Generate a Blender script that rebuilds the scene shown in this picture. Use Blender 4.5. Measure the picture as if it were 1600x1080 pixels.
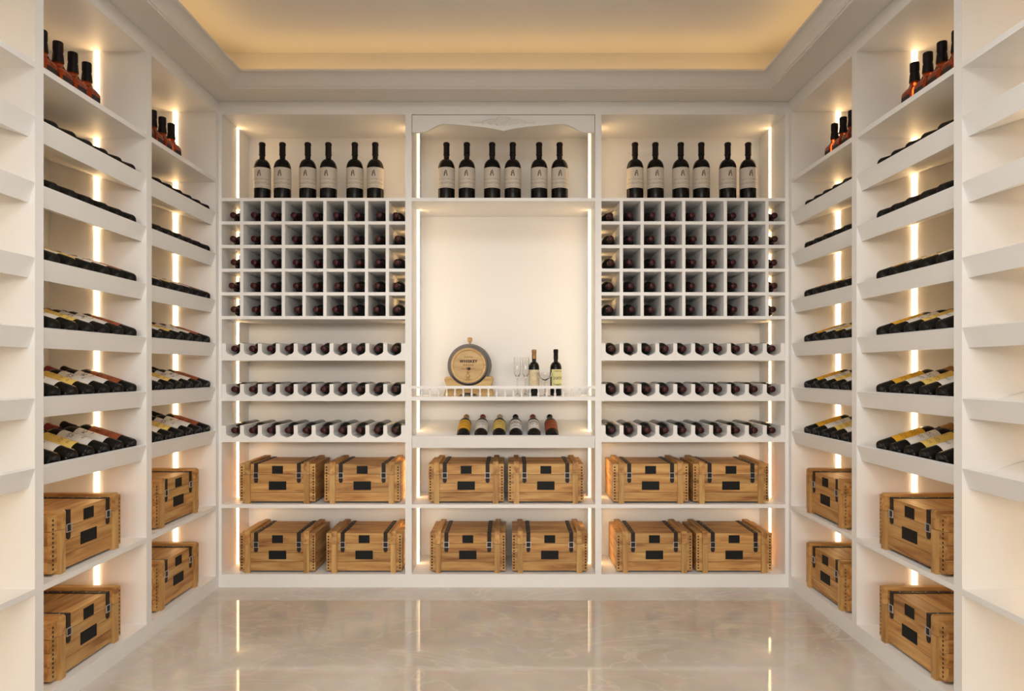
import bpy, math, random
from mathutils import Matrix, Vector, Euler
random.seed(7)
R_ = math.radians
for o in list(bpy.data.objects): bpy.data.objects.remove(o)
SC = bpy.context.scene
COL = SC.collection

# ------------------------------------------------------------------ camera
F = 1030.0                      # focal length in pixels of the 1600 px frame
CH = 340 / 300.0                # eye height
YF = F / 300.0                  # front plane of the rear cabinets
K = 1.03                        # depth factor for depths measured at 1000 px
cam = bpy.data.cameras.new('camera')
camo = bpy.data.objects.new('camera', cam); COL.objects.link(camo)
camo.location = (0, 0, CH); camo.rotation_euler = (R_(90), 0, 0)
cam.sensor_fit = 'HORIZONTAL'; cam.sensor_width = 36.0
cam.lens = F / 1600 * 36; cam.shift_y = 38 / 1600.0
cam.clip_start = 0.02
SC.camera = camo

# ------------------------------------------------------------------ world, light, exposure
LED_COL = (1.0, 0.84, 0.56); LED_STR = 1.15   # the strips' own diffusers
LED_LIGHT = (1.0, 0.65, 0.32); LED_RAD = 12.8    # light thrown by each strip
COVE_COL = (1.0, 0.63, 0.25); COVE_STR = 4.0
FRONT_FILL_W = 275.0
CEIL_FILL_W = 19.0
w = bpy.data.worlds.new('world'); SC.world = w; w.use_nodes = True
w.node_tree.nodes['Background'].inputs[0].default_value = (1.0, 0.97, 0.93, 1)
w.node_tree.nodes['Background'].inputs[1].default_value = 0.15
la = bpy.data.lights.new('frontal_fill', 'AREA')  # unseen area light behind the view, added as soft frontal fill
la.shape = 'RECTANGLE'; la.size = 6.5; la.size_y = 0.8; la.energy = FRONT_FILL_W; la.color = (1.0, 0.93, 0.84)
lo = bpy.data.objects.new('frontal_fill', la); COL.objects.link(lo)
lo.location = (-0.04, -4.0, 1.98); lo.rotation_euler = (R_(90), 0, 0)
lc = bpy.data.lights.new('ceiling_fill', 'AREA')  # added overhead fill, out of view; brightens the floor and tray lips
lc.shape = 'RECTANGLE'; lc.size = 1.2; lc.size_y = 1.2; lc.energy = CEIL_FILL_W; lc.color = (0.92, 0.97, 1.0)
lco = bpy.data.objects.new('ceiling_fill', lc); COL.objects.link(lco)
lco.location = (-0.045, 1.35, 2.738)
vs = SC.view_settings
SC.display_settings.display_device = 'sRGB'
vs.view_transform = 'Standard'; vs.look = 'None'; vs.gamma = 1.0; vs.use_curve_mapping = False
vs.exposure = 0.0

# ------------------------------------------------------------------ materials
def srgb(r, g, b):
    f = lambda c: (c / 12.92 if c <= 0.04045 else ((c + 0.055) / 1.055) ** 2.4)
    return (f(r / 255), f(g / 255), f(b / 255), 1)
def newmat(name):
    m = bpy.data.materials.new(name); m.use_nodes = True
    nt = m.node_tree
    return m, nt, nt.nodes['Principled BSDF']
def plain(name, col, rough=0.5, metal=0.0, spec=0.5, bump=0.0, bscale=60):
    m, nt, b = newmat(name)
    b.inputs['Base Color'].default_value = col
    b.inputs['Roughness'].default_value = rough
    b.inputs['Metallic'].default_value = metal
    b.inputs['Specular IOR Level'].default_value = spec
    n = nt.nodes.new('ShaderNodeTexNoise'); n.inputs['Scale'].default_value = bscale
    tc = nt.nodes.new('ShaderNodeTexCoord'); nt.links.new(tc.outputs['Object'], n.inputs['Vector'])
    mr = nt.nodes.new('ShaderNodeMapRange')
    mr.inputs['To Min'].default_value = max(0.02, rough - 0.05); mr.inputs['To Max'].default_value = min(1, rough + 0.05)
    nt.links.new(n.outputs['Fac'], mr.inputs['Value']); nt.links.new(mr.outputs['Result'], b.inputs['Roughness'])
    if bump:
        bp = nt.nodes.new('ShaderNodeBump'); bp.inputs['Strength'].default_value = bump; bp.inputs['Distance'].default_value = 0.002
        nt.links.new(n.outputs['Fac'], bp.inputs['Height']); nt.links.new(bp.outputs['Normal'], b.inputs['Normal'])
    return m
def emis(name, col, s):
    m, nt, b = newmat(name)
    b.inputs['Base Color'].default_value = (0.8, 0.75, 0.65, 1)
    b.inputs['Emission Color'].default_value = (*col, 1); b.inputs['Emission Strength'].default_value = s
    return m
def wood(name, axis, c0, c1, c2, rough=0.5):
    m, nt, b = newmat(name); N = nt.nodes; L = nt.links
    tc = N.new('ShaderNodeTexCoord'); oi = N.new('ShaderNodeObjectInfo')
    mp = N.new('ShaderNodeMapping')
    s = [34, 34, 34]; s[axis] = 4.0
    mp.inputs['Scale'].default_value = s
    ad = N.new('ShaderNodeVectorMath'); ad.operation = 'ADD'
    mu = N.new('ShaderNodeMath'); mu.operation = 'MULTIPLY'; mu.inputs[1].default_value = 37.0
    L.new(oi.outputs['Random'], mu.inputs[0])
    L.new(tc.outputs['Object'], mp.inputs['Vector']); L.new(mp.outputs['Vector'], ad.inputs[0]); L.new(mu.outputs[0], ad.inputs[1])
    n1 = N.new('ShaderNodeTexNoise'); n1.inputs['Scale'].default_value = 1.0; n1.inputs['Detail'].default_value = 6; n1.inputs['Distortion'].default_value = 0.6
    L.new(ad.outputs[0], n1.inputs['Vector'])
    cr = N.new('ShaderNodeValToRGB'); e = cr.color_ramp.elements
    e[0].position = 0.30; e[0].color = c0; e[1].position = 0.68; e[1].color = c2
    k = e.new(0.48); k.color = c1
    L.new(n1.outputs['Fac'], cr.inputs['Fac'])
    hs = N.new('ShaderNodeHueSaturation'); mr = N.new('ShaderNodeMapRange')
    mr.inputs['To Min'].default_value = 0.85; mr.inputs['To Max'].default_value = 1.15
    L.new(oi.outputs['Random'], mr.inputs['Value']); L.new(mr.outputs[0], hs.inputs['Value'])
    L.new(cr.outputs['Color'], hs.inputs['Color']); L.new(hs.outputs['Color'], b.inputs['Base Color'])
    b.inputs['Roughness'].default_value = rough
    bp = N.new('ShaderNodeBump'); bp.inputs['Strength'].default_value = 0.25; bp.inputs['Distance'].default_value = 0.001
    L.new(n1.outputs['Fac'], bp.inputs['Height']); L.new(bp.outputs['Normal'], b.inputs['Normal'])
    return m
def paper(name, base, ink, rows, amt=0.6, uscale=26, u0=0.12, u1=0.88):
    """label paper with rows of small lettering marks, laid out on the label's own UV"""
    m, nt, b = newmat(name); N = nt.nodes; L = nt.links
    uv = N.new('ShaderNodeUVMap'); sx = N.new('ShaderNodeSeparateXYZ'); L.new(uv.outputs[0], sx.inputs[0])
    def M(op, a, c=None):
        n = N.new('ShaderNodeMath'); n.operation = op
        for i, v in enumerate((a, c)):
            if v is None: continue
            if isinstance(v, (int, float)): n.inputs[i].default_value = v
            else: L.new(v, n.inputs[i])
        return n.outputs[0]
    mask = None
    for (vc, vh, ua, ub) in rows:
        d = M('LESS_THAN', M('ABSOLUTE', M('SUBTRACT', sx.outputs[1], vc)), vh)
        hu = M('LESS_THAN', M('ABSOLUTE', M('SUBTRACT', sx.outputs[0], (ua + ub) / 2)), (ub - ua) / 2)
        r = M('MULTIPLY', d, hu)
        mask = r if mask is None else M('MAXIMUM', mask, r)
    mp = N.new('ShaderNodeMapping'); mp.inputs['Scale'].default_value = (uscale, uscale * 0.5, 1); L.new(uv.outputs[0], mp.inputs[0])
    nz = N.new('ShaderNodeTexNoise'); nz.inputs['Scale'].default_value = 1.0; nz.inputs['Detail'].default_value = 1; L.new(mp.outputs[0], nz.inputs['Vector'])
    st = M('GREATER_THAN', nz.outputs['Fac'], 0.5)
    fac = M('MULTIPLY', M('MULTIPLY', mask, st), amt)
    mx = N.new('ShaderNodeMix'); mx.data_type = 'RGBA'
    mx.inputs[6].default_value = base; mx.inputs[7].default_value = ink
    L.new(fac, mx.inputs[0]); L.new(mx.outputs[2], b.inputs['Base Color'])
    b.inputs['Roughness'].default_value = 0.6
    return m

WHITE = plain('white_lacquer', (0.875, 0.86, 0.84, 1), 0.5, 0, 0.4)
CEIL = plain('ceiling_paint', (0.78, 0.75, 0.71, 1), 0.8, 0, 0.2)
LEDM = emis('led_warm', LED_COL, LED_STR)
COVEM = emis('cove_led_amber', COVE_COL, COVE_STR)
GLASSG = plain('dark_wine_glass', (0.010, 0.011, 0.008, 1), 0.22, 0, 0.25)
GLASSK = plain('black_wine_glass', (0.006, 0.005, 0.004, 1), 0.25, 0, 0.2)
CAPRED = plain('wine_red_capsule', (0.042, 0.0035, 0.0045, 1), 0.4, 0, 0.3)
CAPBLK = plain('black_capsule', (0.008, 0.004, 0.004, 1), 0.45, 0, 0.2)
CAPTAN = plain('tan_capsule', (0.36, 0.19, 0.06, 1), 0.35, 0.2)
CAPCRM = plain('cream_capsule', (0.50, 0.40, 0.24, 1), 0.4)
CAPCRI = plain('crimson_capsule', (0.22, 0.015, 0.02, 1), 0.4)
LEATHER = plain('dark_leather', (0.018, 0.012, 0.010, 1), 0.55, 0, 0.4, 0.2, 200)
STEEL = plain('buckle_steel', (0.62, 0.61, 0.60, 1), 0.32, 0.6)
PLATE = plain('black_plate', (0.008, 0.009, 0.009, 1), 0.6, 0, 0.25)
NAIL = plain('dark_nail', (0.020, 0.012, 0.006, 1), 0.7)
DARKIN = plain('dark_gap', (0.03, 0.018, 0.008, 1), 0.9)
HOOP = plain('grey_hoop_metal', (0.12, 0.105, 0.095, 1), 0.4, 0.5)
INK = plain('black_ink', (0.015, 0.010, 0.006, 1), 0.7)
EMBL = plain('brown_ink', (0.10, 0.065, 0.045, 1), 0.7)
c0, c1, c2 = srgb(142, 90, 44), srgb(188, 139, 80), srgb(207, 166, 104)
WOODX = wood('crate_wood_x', 0, c0, c1, c2)
WOODY = wood('crate_wood_y', 1, c0, c1, c2)
WOODZ = wood('crate_wood_z', 2, srgb(158, 112, 60), srgb(189, 145, 86), srgb(203, 165, 104))
d0, d1, d2 = srgb(176, 136, 84), srgb(200, 164, 108), srgb(212, 180, 126)
HEADW = wood('barrel_head_wood', 0, d0, d1, d2)
STANDW = wood('barrel_stand_wood', 0, srgb(184, 144, 84), srgb(206, 168, 104), srgb(218, 182, 118))
STAVEW = wood('barrel_stave_wood', 1, srgb(56, 42, 34), srgb(76, 60, 50), srgb(92, 76, 64))

def amber():
    m, nt, b = newmat('amber_whiskey_glass')
    b.inputs['Base Color'].default_value = (0.50, 0.085, 0.022, 1)
    b.inputs['Transmission Weight'].default_value = 0.75
    b.inputs['Roughness'].default_value = 0.12; b.inputs['IOR'].default_value = 1.35
    return m
AMBER = amber()
def clear():
    m, nt, b = newmat('clear_glass')
    b.inputs['Base Color'].default_value = (0.97, 0.97, 0.97, 1)
    b.inputs['Transmission Weight'].default_value = 1.0
    b.inputs['Roughness'].default_value = 0.0; b.inputs['IOR'].default_value = 1.45
    return m
CLEAR = clear()
ink1 = srgb(120, 105, 95); inkd = srgb(60, 50, 45)
LB_STAND = paper('label_cream_estate', srgb(208, 198, 184), srgb(130, 115, 100), [(0.43, 0.035, .18, .82), (0.24, 0.05, .12, .88), (0.07, 0.015, .1, .9)], 0.5, 40)
LB_GOLD = paper('label_gold', srgb(222, 166, 34), srgb(150, 100, 20), [(0.7, 0.12, .2, .8), (0.35, 0.1, .15, .85)], 0.5, 30)
LB_WHITE = paper('label_white', srgb(222, 216, 210), srgb(120, 110, 108), [(0.72, 0.09, .2, .8), (0.45, 0.06, .25, .75)], 0.7, 30)
LB_CREAM = paper('label_cream_yellow', srgb(224, 194, 104), srgb(140, 90, 40), [(0.78, 0.1, .4, .6), (0.45, 0.07, .2, .8), (0.2, 0.05, .25, .75)], 0.6, 30)
LB_WHITE2 = paper('label_white_script', srgb(220, 215, 210), srgb(90, 80, 80), [(0.66, 0.1, .2, .8), (0.3, 0.04, .3, .7)], 0.75, 22)
LB_WHITE3 = paper('label_white_title', srgb(224, 218, 212), srgb(60, 45, 45), [(0.74, 0.08, .25, .75), (0.5, 0.03, .3, .7)], 0.8, 26)
LB_BROWN = paper('label_russet', srgb(150, 72, 32), srgb(90, 34, 16), [(0.7, 0.1, .2, .8), (0.35, 0.08, .2, .8)], 0.7, 26)
LB_DECO1 = paper('label_ivory_pink', srgb(226, 212, 176), srgb(196, 130, 110), [(0.72, 0.12, .3, .7), (0.3, 0.15, .3, .7)], 0.4, 26)
LB_DECO2 = paper('label_pale_yellow', srgb(224, 218, 156), srgb(70, 60, 30), [(0.9, 0.04, .2, .8), (0.5, 0.09, .15, .9), (0.14, 0.05, .2, .85)], 0.8, 26)
LB_WHISK = paper('label_black_whiskey', srgb(34, 26, 24), srgb(150, 140, 130), [(0.75, 0.07, .15, .85), (0.5, 0.05, .2, .8)], 0.6, 26)

def marble():
    m, nt, b = newmat('polished_beige_marble'); N = nt.nodes; L = nt.links
    tc = N.new('ShaderNodeTexCoord')
    n0 = N.new('ShaderNodeTexNoise'); n0.inputs['Scale'].default_value = 1.3; n0.inputs['Detail'].default_value = 5; n0.inputs['Distortion'].default_value = 0.8
    L.new(tc.outputs['Object'], n0.inputs['Vector'])
    cr = N.new('ShaderNodeValToRGB'); e = cr.color_ramp.elements
    e[0].position = 0.3; e[0].color = srgb(194, 180, 163); e[1].position = 0.7; e[1].color = srgb(222, 214, 203)
    L.new(n0.outputs['Fac'], cr.inputs['Fac'])
    mp = N.new('ShaderNodeMapping'); mp.inputs['Rotation'].default_value = (0, 0, R_(38)); mp.inputs['Scale'].default_value = (1.0, 2.6, 1)
    L.new(tc.outputs['Object'], mp.inputs['Vector'])
    n1 = N.new('ShaderNodeTexNoise'); n1.inputs['Scale'].default_value = 1.7; n1.inputs['Detail'].default_value = 8; n1.inputs['Distortion'].default_value = 1.6
    L.new(mp.outputs[0], n1.inputs['Vector'])
    v = N.new('ShaderNodeMath'); v.operation = 'SUBTRACT'; v.inputs[1].default_value = 0.5; L.new(n1.outputs['Fac'], v.inputs[0])
    va = N.new('ShaderNodeMath'); va.operation = 'ABSOLUTE'; L.new(v.outputs[0], va.inputs[0])
    cv = N.new('ShaderNodeValToRGB'); q = cv.color_ramp.elements
    q[0].position = 0.0; q[0].color = (1, 1, 1, 1); q[1].position = 0.022; q[1].color = (0, 0, 0, 1)
    L.new(va.outputs[0], cv.inputs['Fac'])
    sc = N.new('ShaderNodeMath'); sc.operation = 'MULTIPLY'; sc.inputs[1].default_value = 0.45; L.new(cv.outputs['Color'], sc.inputs[0])
    mx = N.new('ShaderNodeMix'); mx.data_type = 'RGBA'; L.new(sc.outputs[0], mx.inputs[0])
    L.new(cr.outputs['Color'], mx.inputs[6]); mx.inputs[7].default_value = srgb(232, 222, 210)
    n2 = N.new('ShaderNodeTexNoise'); n2.inputs['Scale'].default_value = 14; n2.inputs['Detail'].default_value = 6
    L.new(tc.outputs['Object'], n2.inputs['Vector'])
    mx2 = N.new('ShaderNodeMix'); mx2.data_type = 'RGBA'; mx2.blend_type = 'SOFT_LIGHT'; mx2.inputs[0].default_value = 0.35
    L.new(mx.outputs[2], mx2.inputs[6]); L.new(n2.outputs['Color'], mx2.inputs[7])
    ds = N.new('ShaderNodeHueSaturation'); ds.inputs['Saturation'].default_value = 0.9; L.new(mx2.outputs[2], ds.inputs['Color'])
    L.new(ds.outputs['Color'], b.inputs['Base Color'])
    b.inputs['Roughness'].default_value = 0.05; b.inputs['Specular IOR Level'].default_value = 0.55
    return m
MARBLE = marble()

# ------------------------------------------------------------------ mesh helpers
class MB:
    def __init__(s): s.v = []; s.f = []; s.uv = None
    def quad(s, *p):
        i = len(s.v); s.v += [tuple(q) for q in p]; s.f.append(tuple(range(i, i + len(p)))); return s
    def box(s, x0, x1, y0, y1, z0, z1):
        i = len(s.v)
        s.v += [(x0, y0, z0), (x1, y0, z0), (x1, y1, z0), (x0, y1, z0), (x0, y0, z1), (x1, y0, z1), (x1, y1, z1), (x0, y1, z1)]
        s.f += [tuple(i + k for k in q) for q in ((0, 3, 2, 1), (4, 5, 6, 7), (0, 1, 5, 4), (1, 2, 6, 5), (2, 3, 7, 6), (3, 0, 4, 7))]
        return s
    def prism(s, pts, a, b, axis):
        """polygon pts extruded from a to b along axis (0 x: pts are (y,z); 1 y: pts are (x,z); 2 z: (x,y))"""
        def P(p, t): return (t, p[0], p[1]) if axis == 0 else ((p[0], t, p[1]) if axis == 1 else (p[0], p[1], t))
        i = len(s.v); n = len(pts)
        s.v += [P(p, a) for p in pts] + [P(p, b) for p in pts]
        s.f.append(tuple(range(i, i + n))); s.f.append(tuple(range(i + 2 * n - 1, i + n - 1, -1)))
        for k in range(n):
            j = (k + 1) % n
            s.f.append((i + j, i + k, i + n + k, i + n + j))
        return s
    def lathe(s, prof, n=24, closed=False, cx=0, cy=0):
        i = len(s.v); m = len(prof)
        for (r, z) in prof:
            for k in range(n):
                a = 2 * math.pi * k / n
                s.v.append((cx + r * math.cos(a), cy + r * math.sin(a), z))
        rng = range(m) if closed else range(m - 1)
        for j in rng:
            j2 = (j + 1) % m
            for k in range(n):
                k2 = (k + 1) % n
                s.f.append((i + j * n + k, i + j * n + k2, i + j2 * n + k2, i + j2 * n + k))
        if not closed:
            s.f.append(tuple(i + k for k in range(n - 1, -1, -1)))
            s.f.append(tuple(i + (m - 1) * n + k for k in range(n)))
        return s
    def tube(s, pts, r, n=6):
        pts = [Vector(p) for p in pts]; i = len(s.v); m = len(pts)
        for j, p in enumerate(pts):
            t = (pts[min(j + 1, m - 1)] - pts[max(j - 1, 0)]).normalized()
            up = Vector((0, 1, 0)) if abs(t.y) < 0.9 else Vector((0, 0, 1))
            a = t.cross(up).normalized(); b = t.cross(a).normalized()
            rr = r[j] if isinstance(r, (list, tuple)) else r
            for k in range(n):
                q = 2 * math.pi * k / n
                s.v.append(tuple(p + a * (rr * math.cos(q)) + b * (rr * math.sin(q))))
        for j in range(m - 1):
            for k in range(n):
                k2 = (k + 1) % n
                s.f.append((i + j * n + k, i + j * n + k2, i + (j + 1) * n + k2, i + (j + 1) * n + k))
        s.f.append(tuple(i + k for k in range(n - 1, -1, -1))); s.f.append(tuple(i + (m - 1) * n + k for k in range(n)))
        return s
    def ball(s, c, r, n=12, sx=1, sy=1, sz=1):
        i = len(s.v); m = n // 2
        for j in range(m + 1):
            th = math.pi * (j + 0.02 * (1 if j == 0 else (-1 if j == m else 0))) / m
            for k in range(n):
                q = 2 * math.pi * k / n
                s.v.append((c[0] + sx * r * math.sin(th) * math.cos(q), c[1] + sy * r * math.sin(th) * math.sin(q), c[2] + sz * r * math.cos(th)))
        for j in range(m):
            for k in range(n):
                k2 = (k + 1) % n
                s.f.append((i + j * n + k2, i + j * n + k, i + (j + 1) * n + k, i + (j + 1) * n + k2))
        return s
    def arc(s, R, z0, z1, a0, a1, n=16):
        """curved label on a bottle, its middle facing -Y"""
        i = len(s.v); s.uv = {}
        for k in range(n + 1):
            a = a0 + (a1 - a0) * k / n
            for z, vv in ((z0, 0), (z1, 1)):
                s.uv[len(s.v)] = (k / n, vv)
                s.v.append((R * math.sin(a), -R * math.cos(a), z))
        for k in range(n):
            s.f.append((i + 2 * k, i + 2 * k + 2, i + 2 * k + 3, i + 2 * k + 1))
        return s
    def mesh(s, name, mat, smooth=False, ang=35):
        me = bpy.data.meshes.new(name); me.from_pydata(s.v, [], s.f); me.materials.append(mat)
        if s.uv:
            ul = me.uv_layers.new(name='UVMap')
            for lp in me.loops: ul.data[lp.index].uv = s.uv.get(lp.vertex_index, (0, 0))
        me.update()
        if smooth:
            me.shade_smooth(); me.set_sharp_from_angle(angle=R_(ang))
        return me
    def obj(s, name, mat, parent=None, smooth=False, ang=35):
        return mobj(name, s.mesh(name, mat, smooth, ang), parent)
def mobj(name, me, parent=None):
    o = bpy.data.objects.new(name, me); COL.objects.link(o)
    if parent: o.parent = parent
    return o
def tag(o, label, cat, group=None):
    o['label'] = label; o['category'] = cat
    if group: o['group'] = group
    return o
def thing(name, label, cat, loc=(0, 0, 0), group=None):
    o = bpy.data.objects.new(name, None); COL.objects.link(o); o.location = loc; o.empty_display_size = 0.05
    return tag(o, label, cat, group)
def struct(o): o['kind'] = 'structure'; return o
def dup(root, loc, rot, label, group=None):
    r = root.copy(); COL.objects.link(r); r.location = loc; r.rotation_euler = rot; r['label'] = label
    if group: r['group'] = group
    for ch in KIDS[root.name]:
        c = ch.copy(); COL.objects.link(c); c.parent = r
        for g in KIDS.get(ch.name, ()):
            d = g.copy(); COL.objects.link(d); d.parent = c
    return r
KIDS = {}
def register(root):
    KIDS[root.name] = list(root.children)
    for c in root.children: KIDS[c.name] = list(c.children)
ORD = ['first', 'second', 'third', 'fourth', 'fifth', 'sixth', 'seventh', 'eighth', 'ninth', 'tenth']

# ------------------------------------------------------------------ measures
XL, XR = -458 / 300, 432 / 300           # front planes of the side cabinets
DL, DR = 0.42, 0.48                      # their depths
DB = 0.37; YB = YF + DB                  # rear cabinets
ZTOP, ZFAS, ZBASE = 2.530, 2.464, 0.068
Z = lambda py: CH + (578 - py) / 300      # height of a row measured on the rear front plane
X = lambda px: (px - 800) / 300
LX0, LX1, MX0, MX1, RX0, RX1 = X(346.4), X(633.2), X(643.2), X(930), X(939.8), X(1226.7)
TILT = R_(18); TC, TS = math.cos(TILT), math.sin(TILT)
YNEAR = -0.7

# ------------------------------------------------------------------ room shell
struct(MB().box(XL - 0.6, XR + 0.6, YNEAR, YB + 0.1, -0.1, 0).obj('floor', MARBLE))
struct(MB().box(XL - 0.6, XR + 0.6, YB + 0.004, YB + 0.1, 0, 2.9).obj('wall_back', CEIL))
YP3 = 1.422 * K
struct(MB().box(XL - 0.55, XL - DL - 0.004, YP3, YB, 0, 2.9).box(XL - 0.55, XL, YNEAR, YP3 - 0.001, 0, 2.9).obj('wall_left', CEIL))
struct(MB().box(XR + DR + 0.004, XR + 0.6, YP3, YB, 0, 2.9).box(XR, XR + 0.6, YNEAR, YP3 - 0.001, 0, 2.9).obj('wall_right', CEIL))
struct(MB().box(XL - 0.55, -1.42, YNEAR - .12, YNEAR - .001, 0, 2.9).box(1.34, XR + 0.6, YNEAR - .12, YNEAR - .001, 0, 2.9).box(-1.42, 1.34, YNEAR - .12, YNEAR - .001, 2.02, 2.9).obj('wall_front', CEIL))  # unseen wall, its low lintel added to keep light off the cabinet tops
TX0, TX1, TY0, TY1 = -1.386, 1.295, -0.45, 3.182 * K
def ring(m, a, b):
    """four mitred quads between the tray outline offset by a=(d,z) and b=(d,z); d grows inwards"""
    def rect(d): return [(TX0 + d, TY0 + d), (TX1 - d, TY0 + d), (TX1 - d, TY1 - d), (TX0 + d, TY1 - d)]
    A, B = rect(a[0]), rect(b[0])
    for k in range(4):
        j = (k + 1) % 4
        m.quad((*A[k], a[1]), (*A[j], a[1]), (*B[j], b[1]), (*B[k], b[1]))
cm = MB()
X0, X1, Y0, Y1 = XL - 0.55, XR + 0.6, YNEAR, YB + 0.1
for (a, b, c, d) in ((X0, TX0, Y0, Y1), (TX1, X1, Y0, Y1), (TX0, TX1, Y0, TY0), (TX0, TX1, TY1, Y1)):
    cm.quad((a, c, ZTOP + .001), (a, d, ZTOP + .001), (b, d, ZTOP + .001), (b, c, ZTOP + .001))
ring(cm, (0.0, 2.575), (-0.122, 2.575)); ring(cm, (-0.122, 2.575), (-0.122, 2.767))
cm.quad((TX0 - .122, TY0 - .122, 2.767), (TX1 + .122, TY0 - .122, 2.767), (TX1 + .122, TY1 + .122, 2.767), (TX0 - .122, TY1 + .122, 2.767))
cm.box(X0, X1, Y0, Y1, 2.80, 2.86)
struct(cm.obj('ceiling', CEIL))
tm = MB()
pf = [(-.001, 2.531), (0.0, 2.527), (0.006, 2.527), (0.006, 2.5375), (0.010, 2.5375), (0.010, 2.549)]
for k in range(1, 8):
    a = math.pi / 2 * k / 7
    pf.append((0.010 + 0.046 * (1 - math.cos(a)), 2.549 + 0.042 * math.sin(a)))
pf += [(0.062, 2.591), (0.062, 2.601), (0.03, 2.601), (0.0, 2.578)]
for a, b in zip(pf, pf[1:]): ring(tm, a, b)
struct(tm.obj('trim_1', CEIL))
# hidden cove light on the ledge behind the moulding
for nm, bx, lab in (('rear', (TX0 + .02, TX1 - .02, TY1 + .02, TY1 + .045), 'amber cove light strip hidden above the rear ceiling moulding'),
                    ('left', (TX0 - .045, TX0 - .02, TY0, TY1 - .02), 'amber cove light strip hidden above the left ceiling moulding'),
                    ('right', (TX1 + .02, TX1 + .045, TY0, TY1 - .02), 'amber cove light strip hidden above the right ceiling moulding'),
                    ('front', (TX0 + .02, TX1 - .02, TY0 - .045, TY0 - .02), 'amber cove light strip above the ceiling moulding over the entrance')):
    tag(MB().box(*bx, 2.576, 2.588).obj('cove_light', COVEM), lab, 'light', 'cove lights')

# added fill panel built as a flush ceiling lamp, above and before the view
cl = thing('ceiling_fill_panel', 'added square fill panel built as a lamp in the tray ceiling', 'light', (-0.045, 1.35, 2.767))
MB().box(-.64, .64, -.64, .64, -.004, 0).obj('base_plate', WHITE, cl)
fr = MB()
for b in ((-.64, .64, -.64, -.605), (-.64, .64, .605, .64), (-.64, -.605, -.605, .605), (.605, .64, -.605, .605)): fr.box(*b, -.032, -.004)
fr.obj('fill_frame', WHITE, cl)
MB().box(-.605, .605, -.605, .605, -.024, -.012).obj('diffuser', emis('fill_diffuser', (0.92, .97, 1.0), 1.5), cl)

# ------------------------------------------------------------------ cabinets
def part(name, parent, *b, mat=None):
    return MB().box(*b).obj(name, mat or WHITE, parent)
def tray(parent, front, zt, a0, a1, depth, fmap, name='tilted_tray', t=0.015):
    """sloping bottle tray; fmap(u, v, z) -> world, u = distance behind the front plane, v = along the cabinet"""
    B = (0.0207, zt - 0.0637)                        # u, z of the lip's lower front edge
    L = (depth - B[0]) / TC - 0.006
    e = (TC, TS); n = (-TS, TC)
    P = lambda s, q: (B[0] + s * e[0] + q * n[0], B[1] + s * e[1] + q * n[1])
    def ext(poly):
        m = MB(); k = len(poly)
        m.v = [fmap(p[0], a0, p[1]) for p in poly] + [fmap(p[0], a1, p[1]) for p in poly]
        m.f = [tuple(range(k)), tuple(range(2 * k - 1, k - 1, -1))] + [((j + 1) % k, j, k + j, k + (j + 1) % k) for j in range(k)]
        return m
    b = ext([P(.015, 0), P(L, 0), P(L, t), P(.015, t)]).obj(name, WHITE, parent)
    ext([P(0, 0), P(.015, 0), P(.015, 0.067), P(0, 0.067)]).obj('tray_lip', WHITE, b)
    return lambda s, q: P(s, q)

def led(name_label, segs, boxer, group, face):
    t = thing('led_strip', name_label, 'light', (0, 0, 0), group)
    x0, x1, y0, y1 = boxer
    zlo, zhi = segs[0][0], segs[-1][1]
    lt = bpy.data.lights.new('strip_light', 'AREA'); lt.shape = 'RECTANGLE'; wd = .024 if (x1 - x0) < .01 or (y1 - y0) < .01 else .015
    lt.size = wd; lt.size_y = zhi - zlo
    lt.color = LED_LIGHT; lt.energy = LED_RAD * math.pi * wd * (zhi - zlo)
    l = bpy.data.objects.new('strip_light', lt); COL.objects.link(l); l.parent = t
    l.location = ((x0 + x1) / 2 + face[0] * ((x1 - x0) / 2 + .002), (y0 + y1) / 2 + face[1] * ((y1 - y0) / 2 + .002), (zlo + zhi) / 2)
    l.rotation_euler = (R_(90), 0, math.atan2(face[0], -face[1]) if False else {(1, 0): R_(90), (-1, 0): R_(-90), (0, -1): 0.0, (0, 1): R_(180)}[face])
    for (z0, z1) in segs:
        MB().box(*boxer, z0, z1).obj('strip_segment', LEDM, t)
    return t

ROWZ = [(Z(309.3), Z(314.2)), (Z(345.9), Z(350.8)), (Z(382.7), Z(387.7)), (Z(419.8), Z(424.6)), (Z(456.7), Z(461.7)), (Z(493.9), Z(498.8))]
RESTS = [(Z(559.4), Z(563.5)), (Z(623.2), Z(626.8)), (Z(687.8), Z(691.0))]
CR1 = (0.432, 0.413)
LEDY = (3.525 * K - 0.016, 3.525 * K + 0.016)
SEG_SIDE = [(ZBASE, CR1[1]), (CR1[0], RESTS[2][1]), (RESTS[2][0], RESTS[1][1]), (RESTS[1][0], RESTS[0][1]), (RESTS[0][0], ROWZ[5][1])] + \
           [(ROWZ[i + 1][0], ROWZ[i][1]) for i in range(4, -1, -1)] + [(ROWZ[0][0], ZFAS)]
SEG_SIDE = [(a + .002, b - .002) for a, b in SEG_SIDE]
REST_INFO = []

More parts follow.
